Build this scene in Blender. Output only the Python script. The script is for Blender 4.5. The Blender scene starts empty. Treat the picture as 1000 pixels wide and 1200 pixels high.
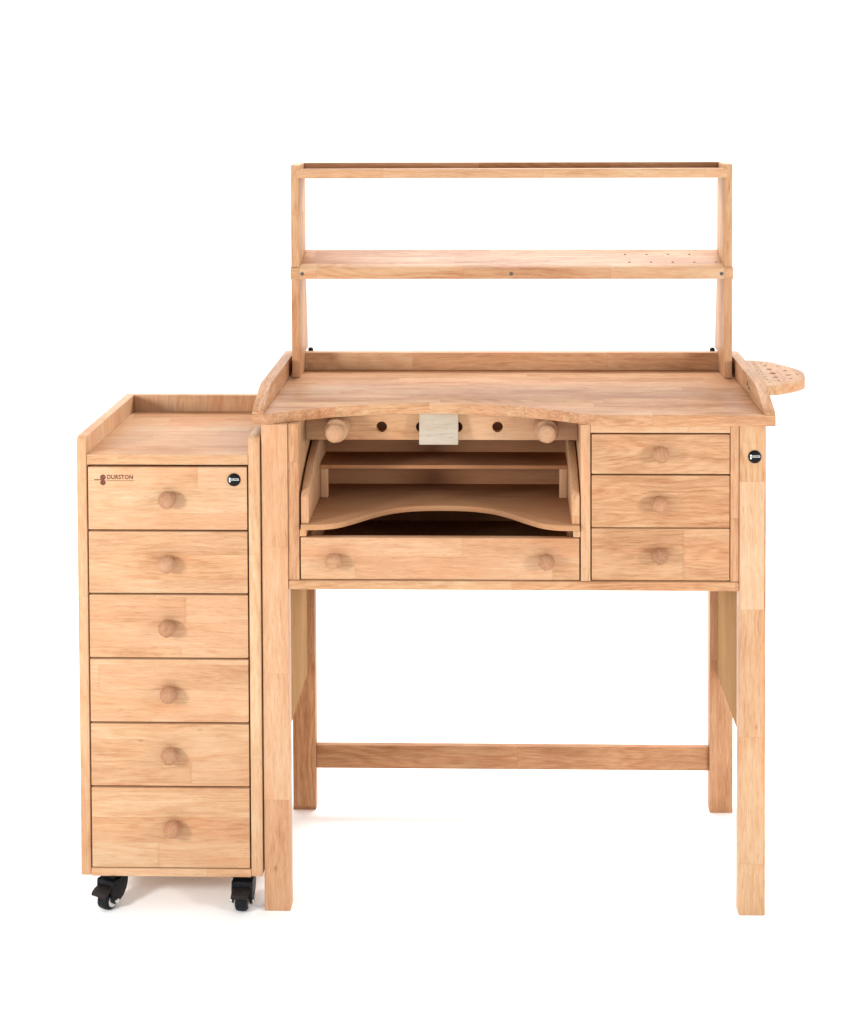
import bpy, bmesh, math, random
from mathutils import Vector, Matrix

S = bpy.context.scene
C = S.collection
random.seed(7)

# ------------------------------------------------------------------ camera
cam_d = bpy.data.cameras.new("camera")
cam = bpy.data.objects.new("camera", cam_d)
C.objects.link(cam)
S.camera = cam
YAW, PITCH, ROLL = 0.0253, 0.0335, -0.0036
cy_, sy_ = math.cos(YAW), math.sin(YAW)
R0 = Vector((cy_, sy_, 0)); F0 = Vector((-sy_, cy_, 0)); UZ = Vector((0, 0, 1))
cp_, sp_ = math.cos(PITCH), math.sin(PITCH)
FW = F0 * cp_ - UZ * sp_
UP = F0 * sp_ + UZ * cp_
cr_, sr_ = math.cos(ROLL), math.sin(ROLL)
RR = R0 * cr_ + UP * sr_
UU = UP * cr_ - R0 * sr_
m = Matrix((RR, UU, -FW)).transposed().to_4x4()
m.translation = Vector((-0.0229, -3.1908, 1.7011))
cam.matrix_world = m
cam_d.sensor_fit = 'HORIZONTAL'
cam_d.sensor_width = 36.0
cam_d.lens = 1870.56 * 36.0 / 1000.0
cam_d.shift_x = -(539.39 - 500) / 1000.0
cam_d.shift_y = -(600 - 152.14) / 1000.0
cam_d.clip_end = 200

# ------------------------------------------------------------------ world: white studio
W = bpy.data.worlds.new("World")
S.world = W
W.use_nodes = True
bg = W.node_tree.nodes['Background']
bg.inputs[0].default_value = (1.0, 1.0, 1.0, 1)
# bright white backdrop side (+Y), dimmer studio behind the camera (-Y)
_wt = W.node_tree
_tc = _wt.nodes.new('ShaderNodeTexCoord')
_sp = _wt.nodes.new('ShaderNodeSeparateXYZ')
_mr = _wt.nodes.new('ShaderNodeMapRange')
_mr.interpolation_type = 'SMOOTHSTEP'
_mr.inputs['From Min'].default_value = -0.35
_mr.inputs['From Max'].default_value = 0.45
_mr.inputs['To Min'].default_value = 0.80
_mr.inputs['To Max'].default_value = 2.0
_wt.links.new(_tc.outputs['Generated'], _sp.inputs[0])
_wt.links.new(_sp.outputs[1], _mr.inputs['Value'])
_wt.links.new(_mr.outputs['Result'], bg.inputs[1])

def area(name, loc, target, size, power, col=(1, 1, 1)):
    d = bpy.data.lights.new(name, 'AREA')
    d.shape = 'RECTANGLE'; d.size = size[0]; d.size_y = size[1]
    d.energy = power; d.color = col
    o = bpy.data.objects.new(name, d)
    C.objects.link(o)
    o.location = loc
    o.rotation_euler = (Vector(target) - Vector(loc)).to_track_quat('-Z', 'Y').to_euler()
    return o
area("softbox", (-2.1, -1.7, 1.30), (-0.4, 0.0, 0.75), (0.40, 0.40), 47, (1, 0.985, 0.96))
area("softbox", (2.1, -1.7, 1.30), (0.2, 0.0, 0.75), (0.40, 0.40), 42, (1, 0.985, 0.96))

area("added_floor_fill", (0.0, 1.9, 2.7), (-0.1, 1.1, 0.0), (1.6, 0.8), 72)  # added fill lamp, no known source; lifts the floor shadow behind the bench
S.view_settings.view_transform = 'Standard'
S.view_settings.look = 'None'
S.view_settings.exposure = 0.0
S.view_settings.gamma = 1.0
S.render.engine = 'CYCLES'

# ------------------------------------------------------------------ materials
class N:
    def __init__(s, mat):
        mat.use_nodes = True
        s.t = mat.node_tree
        s.t.nodes.clear()
        s.out = s.t.nodes.new('ShaderNodeOutputMaterial')
        s.b = s.t.nodes.new('ShaderNodeBsdfPrincipled')
        s.t.links.new(s.b.outputs[0], s.out.inputs[0])
    def new(s, typ, **kw):
        n = s.t.nodes.new(typ)
        for k, v in kw.items(): setattr(n, k, v)
        return n
    def put(s, sock, v):
        if v is None: return
        if isinstance(v, bpy.types.NodeSocket): s.t.links.new(v, sock)
        else: sock.default_value = v
    def math(s, op, a, b=None, c=None, clamp=False):
        n = s.new('ShaderNodeMath', operation=op, use_clamp=clamp)
        for i, v in enumerate((a, b, c)):
            if v is not None: s.put(n.inputs[i], v)
        return n.outputs[0]
    def vmath(s, op, a, b):
        n = s.new('ShaderNodeVectorMath', operation=op)
        s.put(n.inputs[0], a); s.put(n.inputs[1], b)
        return n.outputs[0]
    def comb(s, x, y, z):
        n = s.new('ShaderNodeCombineXYZ')
        for i, v in enumerate((x, y, z)): s.put(n.inputs[i], v)
        return n.outputs[0]
    def sep(s, v):
        n = s.new('ShaderNodeSeparateXYZ'); s.put(n.inputs[0], v)
        return n.outputs
    def noise(s, vec, scale=1, detail=2, rough=0.5, dist=0.0):
        n = s.new('ShaderNodeTexNoise')
        s.put(n.inputs['Vector'], vec)
        n.inputs['Scale'].default_value = scale
        n.inputs['Detail'].default_value = detail
        n.inputs['Roughness'].default_value = rough
        n.inputs['Distortion'].default_value = dist
        return n.outputs[0]
    def mix(s, f, a, b, blend='MIX'):
        n = s.new('ShaderNodeMix', data_type='RGBA', blend_type=blend)
        s.put(n.inputs[0], f); s.put(n.inputs[6], a); s.put(n.inputs[7], b)
        return n.outputs[2]
    def ramp(s, f, stops):
        n = s.new('ShaderNodeValToRGB')
        s.put(n.inputs[0], f)
        e = n.color_ramp.elements
        while len(e) < len(stops): e.new(0.5)
        for i, (p, c) in enumerate(stops):
            e[i].position = p
            e[i].color = (*c, 1) if len(c) == 3 else c
        return n.outputs[0]
    def attr(s, name, out='Vector'):
        n = s.new('ShaderNodeAttribute', attribute_name=name)
        return n.outputs[out]

def wood_material(name, light, mid, dark, rough=0.45, contrast=1.0, spec=0.10):
    mat = bpy.data.materials.new(name)
    n = N(mat)
    g = n.attr('grain')
    st = n.sep(n.attr('stave'))
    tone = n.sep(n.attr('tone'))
    row = n.math('FLOOR', st[0])
    wn0 = n.new('ShaderNodeTexWhiteNoise', noise_dimensions='3D')
    n.put(wn0.inputs['Vector'], n.comb(row, st[2], 3.1))
    lx = n.math('ADD', st[1], n.math('MULTIPLY', wn0.outputs['Value'], 5.0))
    cell = n.math('FLOOR', lx)
    wn = n.new('ShaderNodeTexWhiteNoise', noise_dimensions='3D')
    n.put(wn.inputs['Vector'], n.comb(row, cell, st[2]))
    rc = n.sep(wn.outputs['Color'])
    r1, r2, r3 = rc[0], rc[1], rc[2]
    shift = n.comb(n.math('MULTIPLY', r1, 9.0), n.math('MULTIPLY', r2, 7.0), n.math('MULTIPLY', r3, 5.0))
    p = n.vmath('ADD', g, shift)
    # slow waviness of the fibres
    wav = n.noise(n.vmath('MULTIPLY', p, (3.5, 6.0, 6.0)), 1, 2, 0.5)
    ps = n.sep(p)
    pw = n.comb(ps[0], n.math('ADD', ps[1], n.math('MULTIPLY', wav, 0.03)), ps[2])
    # growth rings cut by the board: contour lines of a stretched field
    field = n.noise(n.vmath('MULTIPLY', pw, (2.6, 17.0, 17.0)), 1, 1.5, 0.45)
    rings = n.math('SINE', n.math('MULTIPLY', field, 84.0))
    rings = n.math('MULTIPLY_ADD', rings, 0.5, 0.5)
    rings = n.math('POWER', rings, 1.6)
    streak = n.noise(n.vmath('MULTIPLY', pw, (6.5, 150.0, 150.0)), 1, 3, 0.62)
    fibre = n.noise(n.vmath('MULTIPLY', pw, (34.0, 400.0, 400.0)), 1, 2, 0.65)
    blotch = n.noise(n.vmath('MULTIPLY', p, (5.0, 16.0, 16.0)), 1, 3, 0.55)
    # base tone: stave to stave and along the stave
    t = n.math('MULTIPLY', n.math('SUBTRACT', r1, 0.5), n.math('MULTIPLY', tone[1], contrast))
    t = n.math('ADD', t, n.math('MULTIPLY', n.math('SUBTRACT', blotch, 0.5), 1.05 * contrast))
    t = n.math('ADD', t, n.math('MULTIPLY', n.math('SUBTRACT', streak, 0.5), 0.68 * contrast))
    t = n.math('ADD', t, n.math('MULTIPLY', n.math('SUBTRACT', rings, 0.35), n.math('MULTIPLY_ADD', r2, 0.20 * contrast, 0.02)))
    t = n.math('ADD', t, n.math('MULTIPLY', n.math('SUBTRACT', fibre, 0.5), 0.85 * contrast))
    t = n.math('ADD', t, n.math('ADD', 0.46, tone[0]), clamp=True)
    col = n.ramp(t, [(0.0, light), (0.5, mid), (1.0, dark)])
    # pinkish and yellowish staves
    col = n.mix(n.math('MULTIPLY', r3, 0.42), col, n.mix(1.0, col, (1.03, 0.86, 0.78, 1), 'MULTIPLY'))
    col = n.mix(n.math('MULTIPLY', r2, 0.30), col, n.mix(1.0, col, (1.0, 1.02, 0.84, 1), 'MULTIPLY'))
    # rosy and straw coloured patches drifting along the grain
    hue = n.noise(n.vmath('MULTIPLY', p, (4.2, 22.0, 22.0)), 1, 2, 0.5)
    hs = n.math('MULTIPLY', n.math('SUBTRACT', hue, 0.50, clamp=True), 3.6, clamp=True)
    col = n.mix(n.math('MULTIPLY', hs, 0.62), col, n.mix(1.0, col, (1.04, 0.83, 0.74, 1), 'MULTIPLY'))
    # open pores: short dark dashes
    pore = n.noise(n.vmath('MULTIPLY', pw, (42.0, 430.0, 430.0)), 1, 2, 0.55)
    pore = n.math('MULTIPLY', n.math('SUBTRACT', pore, 0.585, clamp=True), 6.0, clamp=True)
    col = n.mix(n.math('MULTIPLY', pore, 0.40), col, n.mix(1.0, col, (0.50, 0.38, 0.30, 1), 'MULTIPLY'))
    # a few brown mineral streaks
    ms = n.noise(n.vmath('MULTIPLY', pw, (5.5, 42.0, 42.0)), 1, 2, 0.5)
    ms = n.math('MULTIPLY', n.math('SUBTRACT', ms, 0.62, clamp=True), 7.0, clamp=True)
    col = n.mix(n.math('MULTIPLY', ms, 0.55), col, n.mix(1.0, col, (0.74, 0.56, 0.46, 1), 'MULTIPLY'))
    # small knots
    vo = n.new('ShaderNodeTexVoronoi', feature='F1')
    n.put(vo.inputs['Vector'], n.vmath('MULTIPLY', p, (7.0, 11.0, 11.0)))
    vo.inputs['Scale'].default_value = 1.0
    kn = n.math('SUBTRACT', 1.0, n.math('MULTIPLY', vo.outputs['Distance'], 18.0), clamp=True)
    vc = n.sep(vo.outputs['Color'])
    kn = n.math('MULTIPLY', kn, n.math('GREATER_THAN', vc[0], 0.72))
    col = n.mix(n.math('MULTIPLY', kn, 0.75), col, (0.20, 0.085, 0.035, 1))
    # glue lines between staves and at their butted ends
    fr = n.math('FRACT', st[0]); fl = n.math('FRACT', lx)
    e1 = n.math('LESS_THAN', n.math('MINIMUM', fr, n.math('SUBTRACT', 1.0, fr)), 0.010)
    e2 = n.math('LESS_THAN', n.math('MINIMUM', fl, n.math('SUBTRACT', 1.0, fl)), 0.0028)
    col = n.mix(n.math('MULTIPLY', n.math('MAXIMUM', e1, e2), 0.20), col, n.mix(1.0, col, (0.6, 0.45, 0.36, 1), 'MULTIPLY'))
    n.put(n.b.inputs['Base Color'], col)
    rr = n.math('ADD', n.math('MULTIPLY', n.math('SUBTRACT', streak, 0.5), 0.18), rough)
    n.put(n.b.inputs['Roughness'], rr)
    n.b.inputs['Specular IOR Level'].default_value = spec
    bump = n.new('ShaderNodeBump')
    bump.inputs['Strength'].default_value = 0.22
    bump.inputs['Distance'].default_value = 0.0009
    n.put(bump.inputs['Height'], n.math('ADD', n.math('MULTIPLY', fibre, 0.7), n.math('MULTIPLY', streak, 0.6)))
    n.put(n.b.inputs['Normal'], bump.outputs[0])
    return mat

def plain(name, col, rough=0.5, metal=0.0, var=0.0, scale=60, coat=0.0, spec=0.16):
    mat = bpy.data.materials.new(name)
    n = N(mat)
    tc = n.new('ShaderNodeTexCoord').outputs['Object']
    f = n.noise(tc, scale, 4, 0.6)
    a = tuple(c * (1 - var) for c in col) + (1,)
    b = tuple(min(1, c * (1 + var)) for c in col) + (1,)
    n.put(n.b.inputs['Base Color'], n.ramp(f, [(0.3, a[:3]), (0.7, b[:3])]))
    n.put(n.b.inputs['Roughness'], n.math('MULTIPLY_ADD', f, 0.15, rough - 0.07))
    n.b.inputs['Metallic'].default_value = metal
    n.b.inputs['Coat Weight'].default_value = coat
    n.b.inputs['Specular IOR Level'].default_value = 0.5 if metal else spec
    return mat

WOOD = wood_material("rubberwood", (0.535, 0.380, 0.248), (0.458, 0.270, 0.152), (0.290, 0.131, 0.062))
WOODK = wood_material("turned_wood", (0.46, 0.285, 0.175), (0.35, 0.190, 0.112), (0.20, 0.090, 0.050), 0.36, 0.8)
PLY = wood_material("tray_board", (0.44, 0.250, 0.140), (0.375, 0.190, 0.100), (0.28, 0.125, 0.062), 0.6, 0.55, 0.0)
PANELW = wood_material("side_panel_wood", (0.37, 0.245, 0.130), (0.31, 0.190, 0.095), (0.22, 0.120, 0.058), 0.7, 0.6, 0.0)
PINW = wood_material("pale_pin_wood", (0.49, 0.445, 0.385), (0.41, 0.37, 0.315), (0.31, 0.265, 0.215), 0.6, 0.6)
BLACKP = plain("black_plastic", (0.006, 0.006, 0.007), 0.42, 0, 0.3, spec=0.12)
PEDAL = plain("dark_brown_plastic", (0.016, 0.011, 0.011), 0.5, 0, 0.3)
RUBBER = plain("black_rubber", (0.007, 0.008, 0.010), 0.5, 0, 0.3, spec=0.12)
STEEL = plain("zinc_steel", (0.62, 0.62, 0.60), 0.32, 1.0, 0.1)
SCREW = plain("dark_screw", (0.10, 0.09, 0.08), 0.45, 0.8, 0.3)
BADGE = plain("badge_black", (0.005, 0.005, 0.006), 0.3, 0, 0.2, spec=0.12)
SILVER = plain("badge_print", (0.70, 0.70, 0.68), 0.35, 0.2, 0.05)
BURN = plain("burnt_print", (0.13, 0.045, 0.030), 0.6, 0, 0.2)
HOLE = plain("hole_lining", (0.16, 0.07, 0.04), 0.8, 0, 0.3)
FLOORM = plain("white_studio_floor", (0.97, 0.97, 0.97), 0.95, 0, 0.005, 3)
FLOORM.node_tree.nodes['Principled BSDF'].inputs['Specular IOR Level'].default_value = 0.1

# ------------------------------------------------------------------ mesh helpers
AX = {'x': 0, 'y': 1, 'z': 2}
_seed = [0]

def finish(name, bm, mat, parent=None, grain='x', across='z', w=0.055, L=0.32, off=None, tone=0.0,
           cutters=None, angle=32, base=None, seed=None, sv=0.30):
    me = bpy.data.meshes.new(name)
    bmesh.ops.recalc_face_normals(bm, faces=bm.faces)
    bm.to_mesh(me); bm.free()
    o = bpy.data.objects.new(name, me)
    C.objects.link(o)
    if cutters:
        cb = bmesh.new()
        for (p, ax, r, h) in cutters:
            q = bmesh.ops.create_cone(cb, cap_ends=True, segments=28, radius1=r, radius2=r, depth=h)
            rot = {'y': Matrix.Rotation(math.pi / 2, 3, 'X'), 'x': Matrix.Rotation(math.pi / 2, 3, 'Y'), 'z': Matrix.Identity(3)}[ax]
            bmesh.ops.rotate(cb, verts=q['verts'], matrix=rot)
            bmesh.ops.translate(cb, verts=q['verts'], vec=p)
        cm = bpy.data.meshes.new("cut"); cb.to_mesh(cm); cb.free()
        co = bpy.data.objects.new("cut", cm); C.objects.link(co)
        md = o.modifiers.new("b", 'BOOLEAN'); md.operation = 'DIFFERENCE'; md.object = co; md.solver = 'EXACT'
        bpy.context.view_layer.update()
        ev = o.evaluated_get(bpy.context.evaluated_depsgraph_get())
        nm = bpy.data.meshes.new_from_object(ev)
        o.modifiers.clear(); o.data = nm; nm.name = name
        bpy.data.objects.remove(co); bpy.data.meshes.remove(cm); bpy.data.meshes.remove(me)
        me = nm
    _seed[0] += 1
    sd = _seed[0] if seed is None else seed
    rnd = random.Random(sd * 101)
    go = [rnd.uniform(0, 40) for _ in range(3)]
    ia, ic = AX[grain], AX[across]
    it = 3 - ia - ic
    o0 = rnd.random() if off is None else off
    cs = [v.co for v in me.vertices]
    if cs:
        mc = min(c[ic] for c in cs)
        a1 = me.attributes.new('grain', 'FLOAT_VECTOR', 'POINT')
        a2 = me.attributes.new('stave', 'FLOAT_VECTOR', 'POINT')
        a3 = me.attributes.new('tone', 'FLOAT_VECTOR', 'POINT')
        f1, f2, f3 = [], [], []
        for c in cs:
            f1 += [c[ia] + go[0], c[ic] + go[1], c[it] + go[2]]
            f2 += [(c[ic] - mc) / w + o0, c[ia] / L, sd * 1.37]
            f3 += [tone, sv, 0]
        a1.data.foreach_set('vector', f1)
        a2.data.foreach_set('vector', f2)
        a3.data.foreach_set('vector', f3)
    me.materials.clear(); me.materials.append(mat)
    me.polygons.foreach_set('use_smooth', [True] * len(me.polygons))
    me.set_sharp_from_angle(angle=math.radians(angle))
    if parent is not None:
        o.parent = parent
        o.matrix_parent_inverse = Matrix.Identity(4)
        off_v = world_of(parent)
        me.transform(Matrix.Translation(-off_v))
    return o

def world_of(o):
    v = Vector((0, 0, 0))
    while o is not None:
        v += Vector(o.location); o = o.parent
    return v

def bev(bm, r, seg=2, ang=30):
    if r <= 0: return
    es = [e for e in bm.edges if len(e.link_faces) == 2 and e.calc_face_angle(0) > math.radians(ang)]
    bmesh.ops.bevel(bm, geom=es, offset=r, segments=seg, profile=0.5, affect='EDGES', clamp_overlap=True)

def box_bm(x0, x1, y0, y1, z0, z1, r=0.0015, bm=None):
    own = bm is None
    t = bmesh.new()
    q = bmesh.ops.create_cube(t, size=1)
    bmesh.ops.scale(t, verts=t.verts, vec=(x1 - x0, y1 - y0, z1 - z0))
    bmesh.ops.translate(t, verts=t.verts, vec=((x0 + x1) / 2, (y0 + y1) / 2, (z0 + z1) / 2))
    bev(t, r)
    if own: return t
    tm = bpy.data.meshes.new("t"); t.to_mesh(tm); t.free(); bm.from_mesh(tm); bpy.data.meshes.remove(tm)
    return bm

def prism_bm(pts, axis, a0, a1, r=0.0015, bm=None):
    """outline pts in the plane across axis, pushed from a0 to a1 along axis"""
    t = bmesh.new()
    def P(p, a):
        if axis == 'z': return (p[0], p[1], a)
        if axis == 'x': return (a, p[0], p[1])
        return (p[0], a, p[1])
    lo = [t.verts.new(P(p, a0)) for p in pts]
    hi = [t.verts.new(P(p, a1)) for p in pts]
    n = len(pts)
    t.faces.new(lo[::-1]); t.faces.new(hi)
    for i in range(n):
        t.faces.new((lo[i], lo[(i + 1) % n], hi[(i + 1) % n], hi[i]))
    bmesh.ops.recalc_face_normals(t, faces=t.faces)
    bev(t, r)
    if bm is None: return t
    tm = bpy.data.meshes.new("t"); t.to_mesh(tm); t.free(); bm.from_mesh(tm); bpy.data.meshes.remove(tm)
    return bm

def lathe_bm(prof, origin, direction=(0, -1, 0), seg=40, bm=None):
    """prof: list of (distance along direction, radius)"""
    bm = bm or bmesh.new()
    d = Vector(direction).normalized()
    a = d.orthogonal().normalized(); b = d.cross(a)
    o = Vector(origin)
    rings = []
    for (h, r) in prof:
        if r <= 1e-6:
            rings.append([bm.verts.new(o + d * h)])
        else:
            rings.append([bm.verts.new(o + d * h + (a * math.cos(2 * math.pi * k / seg) + b * math.sin(2 * math.pi * k / seg)) * r) for k in range(seg)])
    for i in range(len(rings) - 1):
        p, q = rings[i], rings[i + 1]
        for k in range(seg):
            k2 = (k + 1) % seg
            if len(p) == 1 and len(q) == 1: continue
            if len(p) == 1: bm.faces.new((p[0], q[k], q[k2]))
            elif len(q) == 1: bm.faces.new((p[k], p[k2], q[0]))
            else: bm.faces.new((p[k], p[k2], q[k2], q[k]))
    return bm

def spline(pts, n=6):
    out = []
    for i in range(len(pts) - 1):
        p0 = pts[max(i - 1, 0)]; p1 = pts[i]; p2 = pts[i + 1]; p3 = pts[min(i + 2, len(pts) - 1)]
        for k in range(n):
            t = k / n
            out.append(tuple(0.5 * ((2 * p1[j]) + (-p0[j] + p2[j]) * t + (2 * p0[j] - 5 * p1[j] + 4 * p2[j] - p3[j]) * t * t
                                    + (-p0[j] + 3 * p1[j] - 3 * p2[j] + p3[j]) * t ** 3) for j in range(2)))
    out.append(tuple(pts[-1]))
    return out

def text_mesh(txt, width, height, bold=0.02):
    cu = bpy.data.curves.new("lettering", 'FONT')
    cu.body = txt; cu.size = 1; cu.offset = bold; cu.space_character = 1.12
    o = bpy.data.objects.new("lettering", cu); C.objects.link(o)
    bpy.context.view_layer.update()
    ev = o.evaluated_get(bpy.context.evaluated_depsgraph_get())
    me = bpy.data.meshes.new_from_object(ev)
    bpy.data.objects.remove(o); bpy.data.curves.remove(cu)
    bm = bmesh.new(); bm.from_mesh(me); bpy.data.meshes.remove(me)
    xs = [v.co.x for v in bm.verts]; ys = [v.co.y for v in bm.verts]
    sx = width / (max(xs) - min(xs)); sy = height / (max(ys) - min(ys))
    for v in bm.verts:
        v.co = Vector(((v.co.x - min(xs)) * sx, 0, (v.co.y - min(ys)) * sy))
    return bm

def add_text(bm, txt, x, y, z, width, height, bold=0.02):
    t = text_mesh(txt, width, height, bold)
    bmesh.ops.translate(t, verts=t.verts, vec=(x, y, z))
    tm = bpy.data.meshes.new("t"); t.to_mesh(tm); t.free(); bm.from_mesh(tm); bpy.data.meshes.remove(tm)

def empty(name, loc, label, cat, group=None):
    o = bpy.data.objects.new(name, None)
    C.objects.link(o)
    o.location = loc
    o['label'] = label; o['category'] = cat
    if group: o['group'] = group
    o.empty_display_size = 0.1
    return o

def knob_bm(x, z, y, r=0.0170, h=0.033):
    prof = [(0.0, 0.0), (0.0, r * 0.62), (0.002, r * 0.64), (0.006, r * 0.50), (0.011, r * 0.50)]
    n = 12
    c = h - r * 0.92
    for i in range(n + 1):
        a = math.radians(-62 + 152 * i / n)
        prof.append((c + r * 0.92 * math.sin(a), max(r * math.cos(a), 0.0) if i < n else 0.0))
    return lathe_bm(prof, (x, y, z))

# ------------------------------------------------------------------ floor
fb = bmesh.new()
bmesh.ops.create_grid(fb, x_segments=4, y_segments=4, size=30)
fl = finish("floor", fb, FLOORM)
fl['kind'] = 'structure'

# ================================================================== WORKBENCH
ZT, TT = 1.0229, 0.0223
ZU = ZT - TT                       # underside of the tabletop
bench = empty("jewellers_workbench", (0, 0.2, 0), "pale rubberwood jeweller's workbench with curved front tabletop, drawers and pull-out tray", "workbench")

# legs
for (xa, xb) in ((-0.5085, -0.4553), (0.4553, 0.5085)):
    finish("leg", box_bm(xa, xb, 0.0, 0.0380, 0.0, ZU - 0.0005, 0.002), WOOD, bench, 'z', 'x', 0.09, 0.26, 0.2 if xa < 0 else 0.45, -0.06)
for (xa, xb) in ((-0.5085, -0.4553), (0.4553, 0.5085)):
    finish("leg", box_bm(xa, xb, 0.4503, 0.4883, 0.0, ZU - 0.0005, 0.002), WOOD, bench, 'z', 'x', 0.09, 0.36, 0.2, 0.32)  # rear pair: same wood, its shade painted in as a darker tone

# tabletop with the bay cut in its front edge
half = [(0, .099), (.05, .097), (.11, .088), (.165, .075), (.215, .056), (.265, .031), (.300, .010), (.330, -.005), (.358, -.012)]
hs = spline(half, 4)
cxm = -0.170
curve = [(cxm - s, y) for s, y in reversed(hs)][:-1] + [(cxm + s, y) for s, y in hs]
curve = [(max(x, -0.524), y) for x, y in curve]
pts = [(-0.525, -0.012)] + [c for c in curve if c[0] > -0.5235] + [(0.525, -0.012), (0.525, 0.4965), (-0.525, 0.4965)]
finish("tabletop", prism_bm(pts, 'z', ZU, ZT, 0.0018), WOOD, bench, 'x', 'y', 0.045, 0.34, 0.3, 0.15, sv=0.16)
# rails round the tabletop
hr = 0.0409
prof = [(-0.0105, ZT), (-0.0105, ZT + 0.004), (-0.004, ZT + 0.0085)] + [(0.02 + 0.02 * k, ZT + 0.016 + 0.0062 * k) for k in range(4)] + [(0.098, ZT + 0.0385), (0.112, ZT + hr), (0.4965, ZT + hr), (0.4965, ZT)]
for sx in (-1, 1):
    a, b = sorted((sx * 0.5245, sx * 0.5020))
    finish("side_rail", prism_bm(prof, 'x', a, b, 0.0012), WOOD, bench, 'y', 'z', 0.09, 0.4, 0.2, 0.10 if sx < 0 else 0.02)
finish("back_rail", box_bm(-0.5015, 0.5015, 0.4740, 0.4965, ZT, ZT + hr, 0.0015), WOOD, bench, 'x', 'z', 0.06, 0.45, 0.3, 0.08)
# screws in the right side rail
for k, yy in enumerate((0.205, 0.182)):
    finish("rail_screw", lathe_bm([(0, 0.0), (0, 0.0045), (0.0012, 0.0040), (0.0014, 0)], (0.5022, yy, ZT + 0.022 - 0.004 * k), (-1, 0, 0), 16), SCREW, bench)

# tool holder board, half round, with rows of holes
ol = [(0.5255, 0.102), (0.556, 0.112), (0.588, 0.138), (0.611, 0.166), (0.6215, 0.192), (0.6290, 0.240), (0.6300, 0.268), (0.6235, 0.295), (0.605, 0.337), (0.583, 0.374), (0.558, 0.399), (0.5255, 0.402)]
ol = spline(ol, 3)
cut = []
for k in range(9): cut.append(((0.5385, 0.145 + 0.029 * k, ZT + .03), 'z', 0.0028, 0.1))
for (hx_, hy_, hr_) in ((0.560, 0.160, .004), (0.560, 0.200, .006), (0.562, 0.245, .008), (0.562, 0.292, .007), (0.560, 0.335, .005), (0.558, 0.368, .004),
                        (0.590, 0.185, .004), (0.592, 0.225, .006), (0.594, 0.275, .005), (0.586, 0.325, .004), (0.612, 0.235, .003)):
    cut.append(((hx_, hy_, ZT + .03), 'z', hr_, 0.1))
finish("tool_holder", prism_bm(ol, 'z', ZT + 0.016, ZT + 0.0365, 0.0015), WOOD, bench, 'y', 'x', 0.05, 0.3, 0.3, 0.14, cutters=cut, angle=40)

# carcass
finish("side_wall", box_bm(-0.4548, -0.4330, 0.0035, 0.4490, 0.6820, ZU - .0008, 0.001), WOOD, bench, 'z', 'y', 0.06, 0.3, 0.9, 0.05)
finish("side_wall", box_bm(0.4375, 0.4548, 0.0035, 0.4490, 0.6820, ZU - .0008, 0.001), WOOD, bench, 'z', 'y', 0.06, 0.3, 0.9, 0.02)
finish("divider", box_bm(0.1369, 0.1562, 0.0030, 0.4410, 0.6820, ZU - .0008, 0.001), WOOD, bench, 'z', 'y', 0.06, 0.3, 0.9, -0.05)
finish("bottom_board", box_bm(-0.4550, 0.4552, 0.0010, 0.4490, 0.6623, 0.6815, 0.0035), WOOD, bench, 'x', 'y', 0.06, 0.45, 0.5, -0.02)
finish("back_panel", box_bm(-0.4328, 0.4373, 0.4415, 0.4490, 0.6820, ZU - .0008, 0.0005), WOOD, bench, 'x', 'z', 0.06, 0.45, 0.5, 0.15)
finish("top_rail", box_bm(0.1567, 0.4370, 0.0035, 0.040, 0.9835, ZU - .0008, 0.001), WOOD, bench, 'x', 'z', 0.06, 0.45, 0.5, -0.04)
for sx in (-1, 1):
    a, b = sorted((sx * 0.4715, sx * 0.4835))
    finish("side_panel", box_bm(a, b, 0.0385, 0.4498, 0.3250, ZU - .0008, 0.001), PANELW, bench, 'z', 'y', 0.07, 0.4, 0.3, -0.05)
finish("stretcher", box_bm(-0.4548, 0.4548, 0.4605, 0.4785, 0.0940, 0.1483, 0.0015), WOOD, bench, 'x', 'z', 0.09, 0.5, 0.2, 0.36)  # darker tone paints the shade under the bench into the wood colour

# apron with its row of holes
HX = (-0.2735, -0.1905, -0.1150, -0.0305)
finish("apron", box_bm(-0.4325, 0.1364, 0.1250, 0.1450, 0.9405, ZU - .0008, 0.001), WOOD, bench, 'x', 'z', 0.10, 0.40, 0.2, -0.06,
       cutters=[((x, 0.135, 0.968), 'y', 0.0112, 0.08) for x in HX])
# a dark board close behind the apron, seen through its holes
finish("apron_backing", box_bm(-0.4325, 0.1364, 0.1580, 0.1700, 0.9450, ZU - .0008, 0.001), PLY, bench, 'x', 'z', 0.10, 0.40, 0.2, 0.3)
# bench pin
pin = [(0.0930, 0.9375), (0.1245, 0.9375), (0.1245, ZU - .001), (0.1060, ZU - .001), (0.0985, 0.9640), (0.0930, 0.9440)]
finish("bench_pin", prism_bm(pin, 'x', -0.1935, -0.1125, 0.0015), PINW, bench, 'x', 'z', 0.2, 0.5, 0.1, 0.0)
# arm rest pegs
for px in (-0.3640, 0.0700):
    pr_ = [(0, 0), (0, 0.0235), (0.002, 0.0250), (0.052, 0.0250), (0.056, 0.0235), (0.058, 0.0150), (0.066, 0.0150), (0.072, 0.0175), (0.076, 0.0188)]
    for i in range(1, 9):
        a = math.radians(90 * i / 8)
        pr_.append((0.080 + 0.014 * math.sin(a), 0.0188 * math.cos(a) if i < 8 else 0))
    finish("arm_rest_peg", lathe_bm(pr_, (px, 0.1245, 0.9715)), WOODK, bench, 'y', 'z', 0.5, 0.5, 0.2, -0.25)

# drawers
def kcorr(x, z, y):
    k = 0.9925 if y > -0.02 else 0.992
    return -0.0229 + (x + 0.0229) * k, 1.7011 - (1.7011 - z) * k

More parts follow.
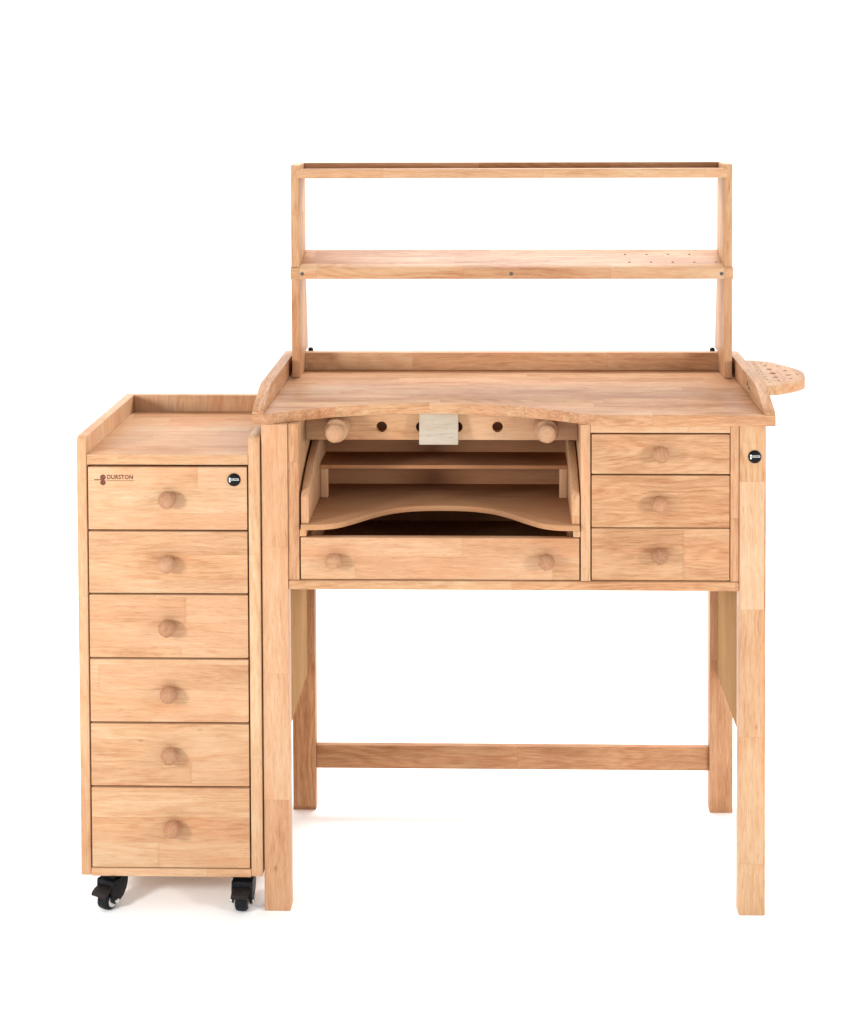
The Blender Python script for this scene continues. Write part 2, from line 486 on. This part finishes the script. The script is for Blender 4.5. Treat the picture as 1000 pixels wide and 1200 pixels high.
def drawer(parent, x0, x1, z0, z1, y, depth, knobs, tone=0.0, w=0.055, off=None, kr=0.0170, L=1.3, label=None, seed=None):
    f = finish("drawer", box_bm(x0, x1, y, y + 0.018, z0, z1, 0.0014), WOOD, parent, 'x', 'z', w, L, off, tone, seed=seed)
    if label: f['label'] = label
    b = bmesh.new()
    t = 0.010
    ya = y + 0.0185
    zt = z1 - 0.014
    box_bm(x0 + .004, x0 + .004 + t, ya, y + depth, z0 + .004, zt, 0.0008, b)
    box_bm(x1 - .004 - t, x1 - .004, ya, y + depth, z0 + .004, zt, 0.0008, b)
    box_bm(x0 + .0045 + t, x1 - .0045 - t, y + depth - t, y + depth - .0005, z0 + .004, zt, 0.0008, b)
    box_bm(x0 + .0045 + t, x1 - .0045 - t, ya, y + depth - t - .0005, z0 + .005, z0 + .011, 0.0005, b)
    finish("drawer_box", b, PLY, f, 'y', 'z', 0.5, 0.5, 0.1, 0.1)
    for (kx, kz) in knobs:
        X, Z = kcorr(kx, kz, y)
        finish("knob", knob_bm(X, Z, y - 0.0002, kr), WOODK, f, 'y', 'x', 0.5, 0.5, 0.2, random.uniform(-0.05, 0.15))
    return f

drawer(bench, 0.1588, 0.4358, 0.9003, 0.9803, 0.0035, 0.40, [(0.2991, 0.9377)], 0.08, 0.11, 0.1)
drawer(bench, 0.1588, 0.4358, 0.7915, 0.8970, 0.0035, 0.40, [(0.2964, 0.8371)], 0.10, 0.12, 0.05)
drawer(bench, 0.1588, 0.4358, 0.6842, 0.7893, 0.0035, 0.40, [(0.2964, 0.7313)], 0.08, 0.12, 0.05)
drawer(bench, -0.4300, 0.1340, 0.6838, 0.7688, 0.0035, 0.40, [(-0.3653, 0.7182), (0.0680, 0.7182)], -0.04, 0.062, 0.25, 0.0165, 0.40)

# pull-out catch tray
tray_half = [(0, .1415), (.035, .140), (.07, .133), (.107, .115), (.142, .083), (.174, .044), (.205, .012), (.232, -.001), (.262, -.005), (.2815, -.005)]
ts = spline(tray_half, 4)
tcx = -0.1470
tc = [(tcx - s, y) for s, y in reversed(ts)][:-1] + [(tcx + s, y) for s, y in ts]
ZS = 0.7973
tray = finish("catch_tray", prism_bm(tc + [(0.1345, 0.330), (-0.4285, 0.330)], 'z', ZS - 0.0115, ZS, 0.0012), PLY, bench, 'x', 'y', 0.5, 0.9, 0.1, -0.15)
sp = [(0.000, ZS + .0003), (0.000, 0.8520), (0.006, 0.8600), (0.040, 0.8760), (0.080, 0.8920), (0.125, 0.9060), (0.215, 0.9270), (0.318, 0.9400), (0.318, ZS + .0003)]
for (a, b) in ((-0.4285, -0.4125), (0.1185, 0.1345)):
    finish("tray_side", prism_bm(sp, 'x', a, b, 0.0025), WOOD, tray, 'z', 'y', 0.5, 0.5, 0.1, -0.02)
finish("tray_back", box_bm(-0.4285, 0.1345, 0.3185, 0.3300, ZS + .0003, 0.9350, 0.001), PLY, tray, 'x', 'z', 0.5, 0.9, 0.1, 0.0)
finish("tray_shelf", box_bm(-0.4120, 0.1180, 0.1950, 0.3180, 0.8620, 0.8700, 0.001), PLY, tray, 'x', 'y', 0.5, 0.9, 0.1, 0.05)
finish("shelf_support", box_bm(-0.4120, -0.3950, 0.2000, 0.2120, ZS + .0005, 0.8615, 0.002), WOOD, tray, 'z', 'x', 0.5, 0.9, 0.1, -0.02)
finish("shelf_support", box_bm(0.1010, 0.1180, 0.2000, 0.2120, ZS + .0005, 0.8615, 0.002), WOOD, tray, 'z', 'x', 0.5, 0.9, 0.1, -0.02)
for (a, b) in ((-0.4325, -0.4180), (0.1215, 0.1362)):
    finish("tray_runner", box_bm(a, b, 0.0040, 0.4300, 0.7705, 0.7850, 0.002), WOOD, bench, 'y', 'z', 0.5, 0.5, 0.1, 0.0)

# badge
def badge(parent, x, y, z, r=0.0132):
    prof = [(0, 0), (0, r), (0.0012, r), (0.0022, r * 0.96)]
    for i in range(1, 7):
        a = math.radians(90 * i / 6)
        prof.append((0.0022 + 0.0012 * math.sin(a), r * 0.92 * math.cos(a) if i < 6 else 0))
    o = finish("badge", lathe_bm(prof, (x, y, z)), BADGE, parent)
    o['label'] = "round glossy black badge with small silver lettering"
    yy = y - 0.0037
    bm = bmesh.new()
    for dz in (0.0024, -0.0026):
        prism_bm([(x - r * .62 + 0.0019 * math.cos(k * math.pi / 6), z + .0003 + dz + 0.0022 * math.sin(k * math.pi / 6)) for k in range(12)], 'y', yy, yy + .0012, 0, bm)
    box_bm(x - r * .45, x + r * .80, yy, yy + .0008, z - 0.0010, z - 0.0004, 0, bm)
    add_text(bm, "DURSTON", x - r * .44, yy, z + 0.0006, r * 1.22, 0.0031, 0.015)
    finish("lettering", bm, SILVER, o)
badge(bench, 0.4852, -0.0001, 0.9368)

# ================================================================== SHELF UNIT on the tabletop
hut = empty("shelf_unit", (0, 0.43, ZT), "open two-tier wooden shelf rack standing at the back of the workbench top", "shelf unit")
YH = 0.3780
for sx in (-1, 1):
    a, b = sorted((sx * 0.4944, sx * 0.4765))
    pf = [(YH, ZT + .0004), (0.4735, ZT + .0004), (0.4735, ZT + hr + .001), (0.535, ZT + hr + .001), (0.500, 1.2450), (0.495, 1.5035), (YH, 1.5035)]
    finish("side_board", prism_bm(pf, 'x', a, b, 0.0015), WOOD, hut, 'z', 'y', 0.5, 0.33, 0.2, 0.0 if sx < 0 else 0.05)
# middle shelf: planed front rail, board rising to the back
rail = [(YH - .006, 1.2474), (YH - .006, 1.2715), (YH + .0135, 1.2800), (YH + .0165, 1.2770), (YH + .0165, 1.2474)]
f_ = finish("front_rail", prism_bm([(y, z) for y, z in rail if True][:5], 'x', -0.4762, 0.4762, 0.0008), WOOD, hut, 'x', 'z', 0.5, 0.33, 0.1, -0.05)
for (a, b) in ((-0.4955, -0.4764), (0.4764, 0.4955)):
    finish("rail_end", prism_bm([(YH - .006, 1.2474), (YH - .006, 1.2715), (YH - .0004, 1.2740), (YH - .0004, 1.2474)], 'x', a, b, 0.0006), WOOD, f_, 'x', 'z', 0.5, 0.33, 0.1, -0.05)
sh = [(YH + .0170, 1.2560), (YH + .0170, 1.2735), (0.4945, 1.3000), (0.4945, 1.2820)]
cuts = []
for r_, yy in ((0, 0.418), (1, 0.465)):
    for k in range(5 if r_ == 0 else 4):
        cuts.append(((0.262 + 0.049 * k + (0.006 if r_ == 0 else 0), yy, 1.28), 'z', 0.0030, 0.1))
finish("middle_shelf", prism_bm(sh, 'x', -0.4762, 0.4762, 0.001), WOOD, hut, 'x', 'y', 0.06, 0.40, 0.1, 0.24, cutters=cuts)
for sx_ in (-0.4695, 0.0005, 0.4700):
    finish("rail_screw", lathe_bm([(0, 0), (0, 0.0042), (0.0010, 0.0038), (0.0012, 0)], (sx_, YH - .0062, 1.2590), (0, -1, 0), 16), SCREW, hut)
# top tray
finish("top_front_rail", box_bm(-0.4830, 0.4835, YH - .0015, YH + .016, 1.4735, 1.4945, 0.0010), WOOD, hut, 'x', 'z', 0.5, 0.36, 0.1, 0.0)
finish("top_shelf", box_bm(-0.4762, 0.4762, YH + .0164, 0.4785, 1.4740, 1.4840, 0.0008), WOOD, hut, 'x', 'y', 0.06, 0.36, 0.1, 0.15)
finish("top_back_rail", box_bm(-0.4762, 0.4762, 0.4790, 0.4945, 1.4740, 1.5030, 0.0010), WOOD, hut, 'x', 'z', 0.5, 0.30, 0.1, 0.22)
for sx in (-1, 1):
    finish("clamp_knob", lathe_bm([(0, 0), (0, 0.005), (0.002, 0.0060), (0.007, 0.0058), (0.0095, 0.0035), (0.0100, 0)], (sx * 0.4670, 0.5050, ZT + hr - .0030), (0, 0, 1), 18), BLACKP, hut)

# ================================================================== DRAWER CABINET on casters
cab = empty("drawer_cabinet", (-0.69, 0.17, 0), "narrow pale wooden cabinet of six drawers standing on black casters", "cabinet")
XL, XR = -0.8828, -0.5112
XLi, XRi = -0.8628, -0.5341
CY = -0.0060
ZC = 0.976
for (a, b) in ((XL, XLi), (XRi, XR)):
    r_ = 0.012
    pf = [(CY, 0.0739)] + [(CY, ZC - 0.016), (CY + .0015, ZC - .008), (CY + .006, ZC - .002), (CY + .013, ZC)] + [(0.4316, ZC), (0.4316, 0.0739)]
    finish("side_panel", prism_bm(pf, 'x', a, b, 0.0022), WOOD, cab, 'z', 'y', 0.5, 0.42, 0.1, -0.10)
finish("top_board", box_bm(XLi + .0004, XRi - .0004, CY + .0008, 0.4135, 0.9186, 0.9391, 0.0012), WOOD, cab, 'x', 'y', 0.045, 0.28, 0.2, 0.06, sv=0.22)
finish("back_rail", box_bm(XLi + .0004, XRi - .0004, 0.4139, 0.4316, 0.0744, ZC, 0.0015), WOOD, cab, 'z', 'x', 0.035, 0.60, 0.2, 0.02)
finish("bottom_board", box_bm(XLi + .0004, XRi - .0004, CY + .0008, 0.4135, 0.0722, 0.0885, 0.0012), WOOD, cab, 'x', 'y', 0.06, 0.6, 0.2, -0.04)
X0, X1 = XLi + .0030, XRi - .0030
dr = [(0.7863, 0.9138, -0.7009, 0.8449, -0.16), (0.6566, 0.7823, -0.7039, 0.7125, -0.04), (0.5243, 0.6525, -0.7035, 0.5814, -0.08),
      (0.3919, 0.5202, -0.7014, 0.4447, -0.03), (0.2601, 0.3877, -0.7009, 0.3183, -0.02), (0.0913, 0.2558, -0.6971, 0.1667, -0.02)]
dl = []
for i, (z0, z1, kx, kz, tn) in enumerate(dr):
    dl.append(drawer(cab, X0, X1, z0, z1, CY, 0.40, [(kx, kz)], tn, 0.052 if i != 4 else 0.045, 0.35 + 0.13 * i, 0.0178, 0.9))
badge(dl[0], -0.5628, CY - .0001, 0.8888)
# burnt-in mark: two rollers, a bar and lettering
bm = bmesh.new()
yy = CY - 0.0003
def disc(bm, x, z, r):
    prism_bm([(x + r * math.cos(k * math.pi / 12), z + r * math.sin(k * math.pi / 12)) for k in range(24)], 'y', yy, yy + .0006, 0, bm)
disc(bm, -0.8292, 0.893, 0.0057)
disc(bm, -0.8292, 0.8825, 0.0057)
box_bm(-0.8307, -0.8277, yy + .0001, yy + .0005, 0.886, 0.8895, 0, bm)
box_bm(-0.8467, -0.8297, yy + .0002, yy + .0005, 0.887, 0.889, 0, bm)
box_bm(-0.8222, -0.7657, yy + .0002, yy + .0005, 0.8858, 0.8867, 0, bm)
add_text(bm, "DURSTON", -0.8205, yy, 0.8890, 0.0525, 0.0092, 0.03)
lg = finish("printed_logo", bm, BURN, dl[0])
lg['label'] = "small reddish brown printed mark reading DURSTON beside two rollers"

# casters
def caster(x, y, turn):
    rt = Matrix.Translation((x, y, 0)) @ Matrix.Rotation(turn, 4, 'Z') @ Matrix.Diagonal((0.97, 0.90, 0.7818, 1))
    def put(name, bm, mat, parent):
        bmesh.ops.transform(bm, matrix=rt, verts=bm.verts)
        return finish(name, bm, mat, parent)
    wr, wy = 0.0262, 0.004
    bm = bmesh.new()
    box_bm(-0.0225, 0.0225, -0.0225, 0.030, 0.0895, 0.0921, 0.001, bm)
    lathe_bm([(0, 0), (0, 0.017), (0.009, 0.019), (0.0095, 0)], (0, 0.004, 0.0800), (0, 0, 1), 28, bm)
    root = put("caster", bm, BLACKP, cab)
    # hood with two cheeks
    bm = bmesh.new()
    hood = [(-0.0235, 0.060), (-0.0225, 0.079), (0.030, 0.079)]
    for k in range(7):
        a = math.radians(75 - 25 * k)
        hood.append((0.008 + 0.0290 * math.cos(a), 0.048 + 0.0300 * math.sin(a)) if k else (0.033, 0.072))
    hood = [(-0.0240, 0.0560), (-0.0235, 0.0795), (0.026, 0.0795), (0.030, 0.070), (0.029, 0.058), (0.026, 0.050), (0.020, 0.054), (0.0, 0.0565)]
    prism_bm(hood, 'x', -0.0135, 0.0135, 0.0012, bm)
    cheek = [(-0.0260, 0.0500), (-0.0235, 0.0790), (0.026, 0.0790), (0.030, 0.070), (0.029, 0.058), (0.024, 0.042), (0.014, 0.028), (-0.004, 0.0175), (-0.016, 0.0175), (-0.023, 0.026)]
    for (a, b) in ((-0.0215, -0.0160), (0.0160, 0.0215)):
        prism_bm(cheek, 'x', a, b, 0.0015, bm)
    box_bm(-0.0214, 0.0214, -0.0233, 0.024, 0.0580, 0.0785, 0.003, bm)
    put("fork", bm, BLACKP, root)
    w_ = 0.0125
    tp = [(-w_, 0.0), (-w_, wr * 0.60), (-w_ * .96, wr * 0.86), (-w_ * .80, wr * 0.96), (-w_ * .4, wr), (w_ * .4, wr), (w_ * .80, wr * .96), (w_ * .96, wr * .86), (w_, wr * .60), (w_, 0)]
    put("wheel", lathe_bm([(a, b) for a, b in tp], (0, -0.012, wr), (1, 0, 0), 40), RUBBER, root)
    for s in (-1, 1):
        bm = bmesh.new()
        lathe_bm([(0.0122, 0), (0.0122, 0.0165), (0.0150, 0.0175), (0.0155, 0.0150), (0.0150, 0.0062)], (0, -0.012, wr), (s, 0, 0), 32, bm)
        lathe_bm([(0.0145, 0), (0.0145, 0.0062), (0.0255, 0.0058), (0.0262, 0)], (0, -0.012, wr), (s, 0, 0), 8, bm)
        put("hub", bm, STEEL, root)
    ped = [(-0.0230, 0.0640), (-0.0380, 0.0610), (-0.0460, 0.0550), (-0.0480, 0.0470), (-0.0450, 0.0455), (-0.0330, 0.0535), (-0.0250, 0.0545)]
    put("brake_pedal", prism_bm(ped, 'x', -0.0185, 0.0185, 0.0022), PEDAL, root)
caster(-0.8255, 0.016, math.radians(-27))
caster(-0.5537, 0.016, math.radians(-3))
caster(-0.8150, 0.330, math.radians(150))
caster(-0.5500, 0.330, math.radians(170))
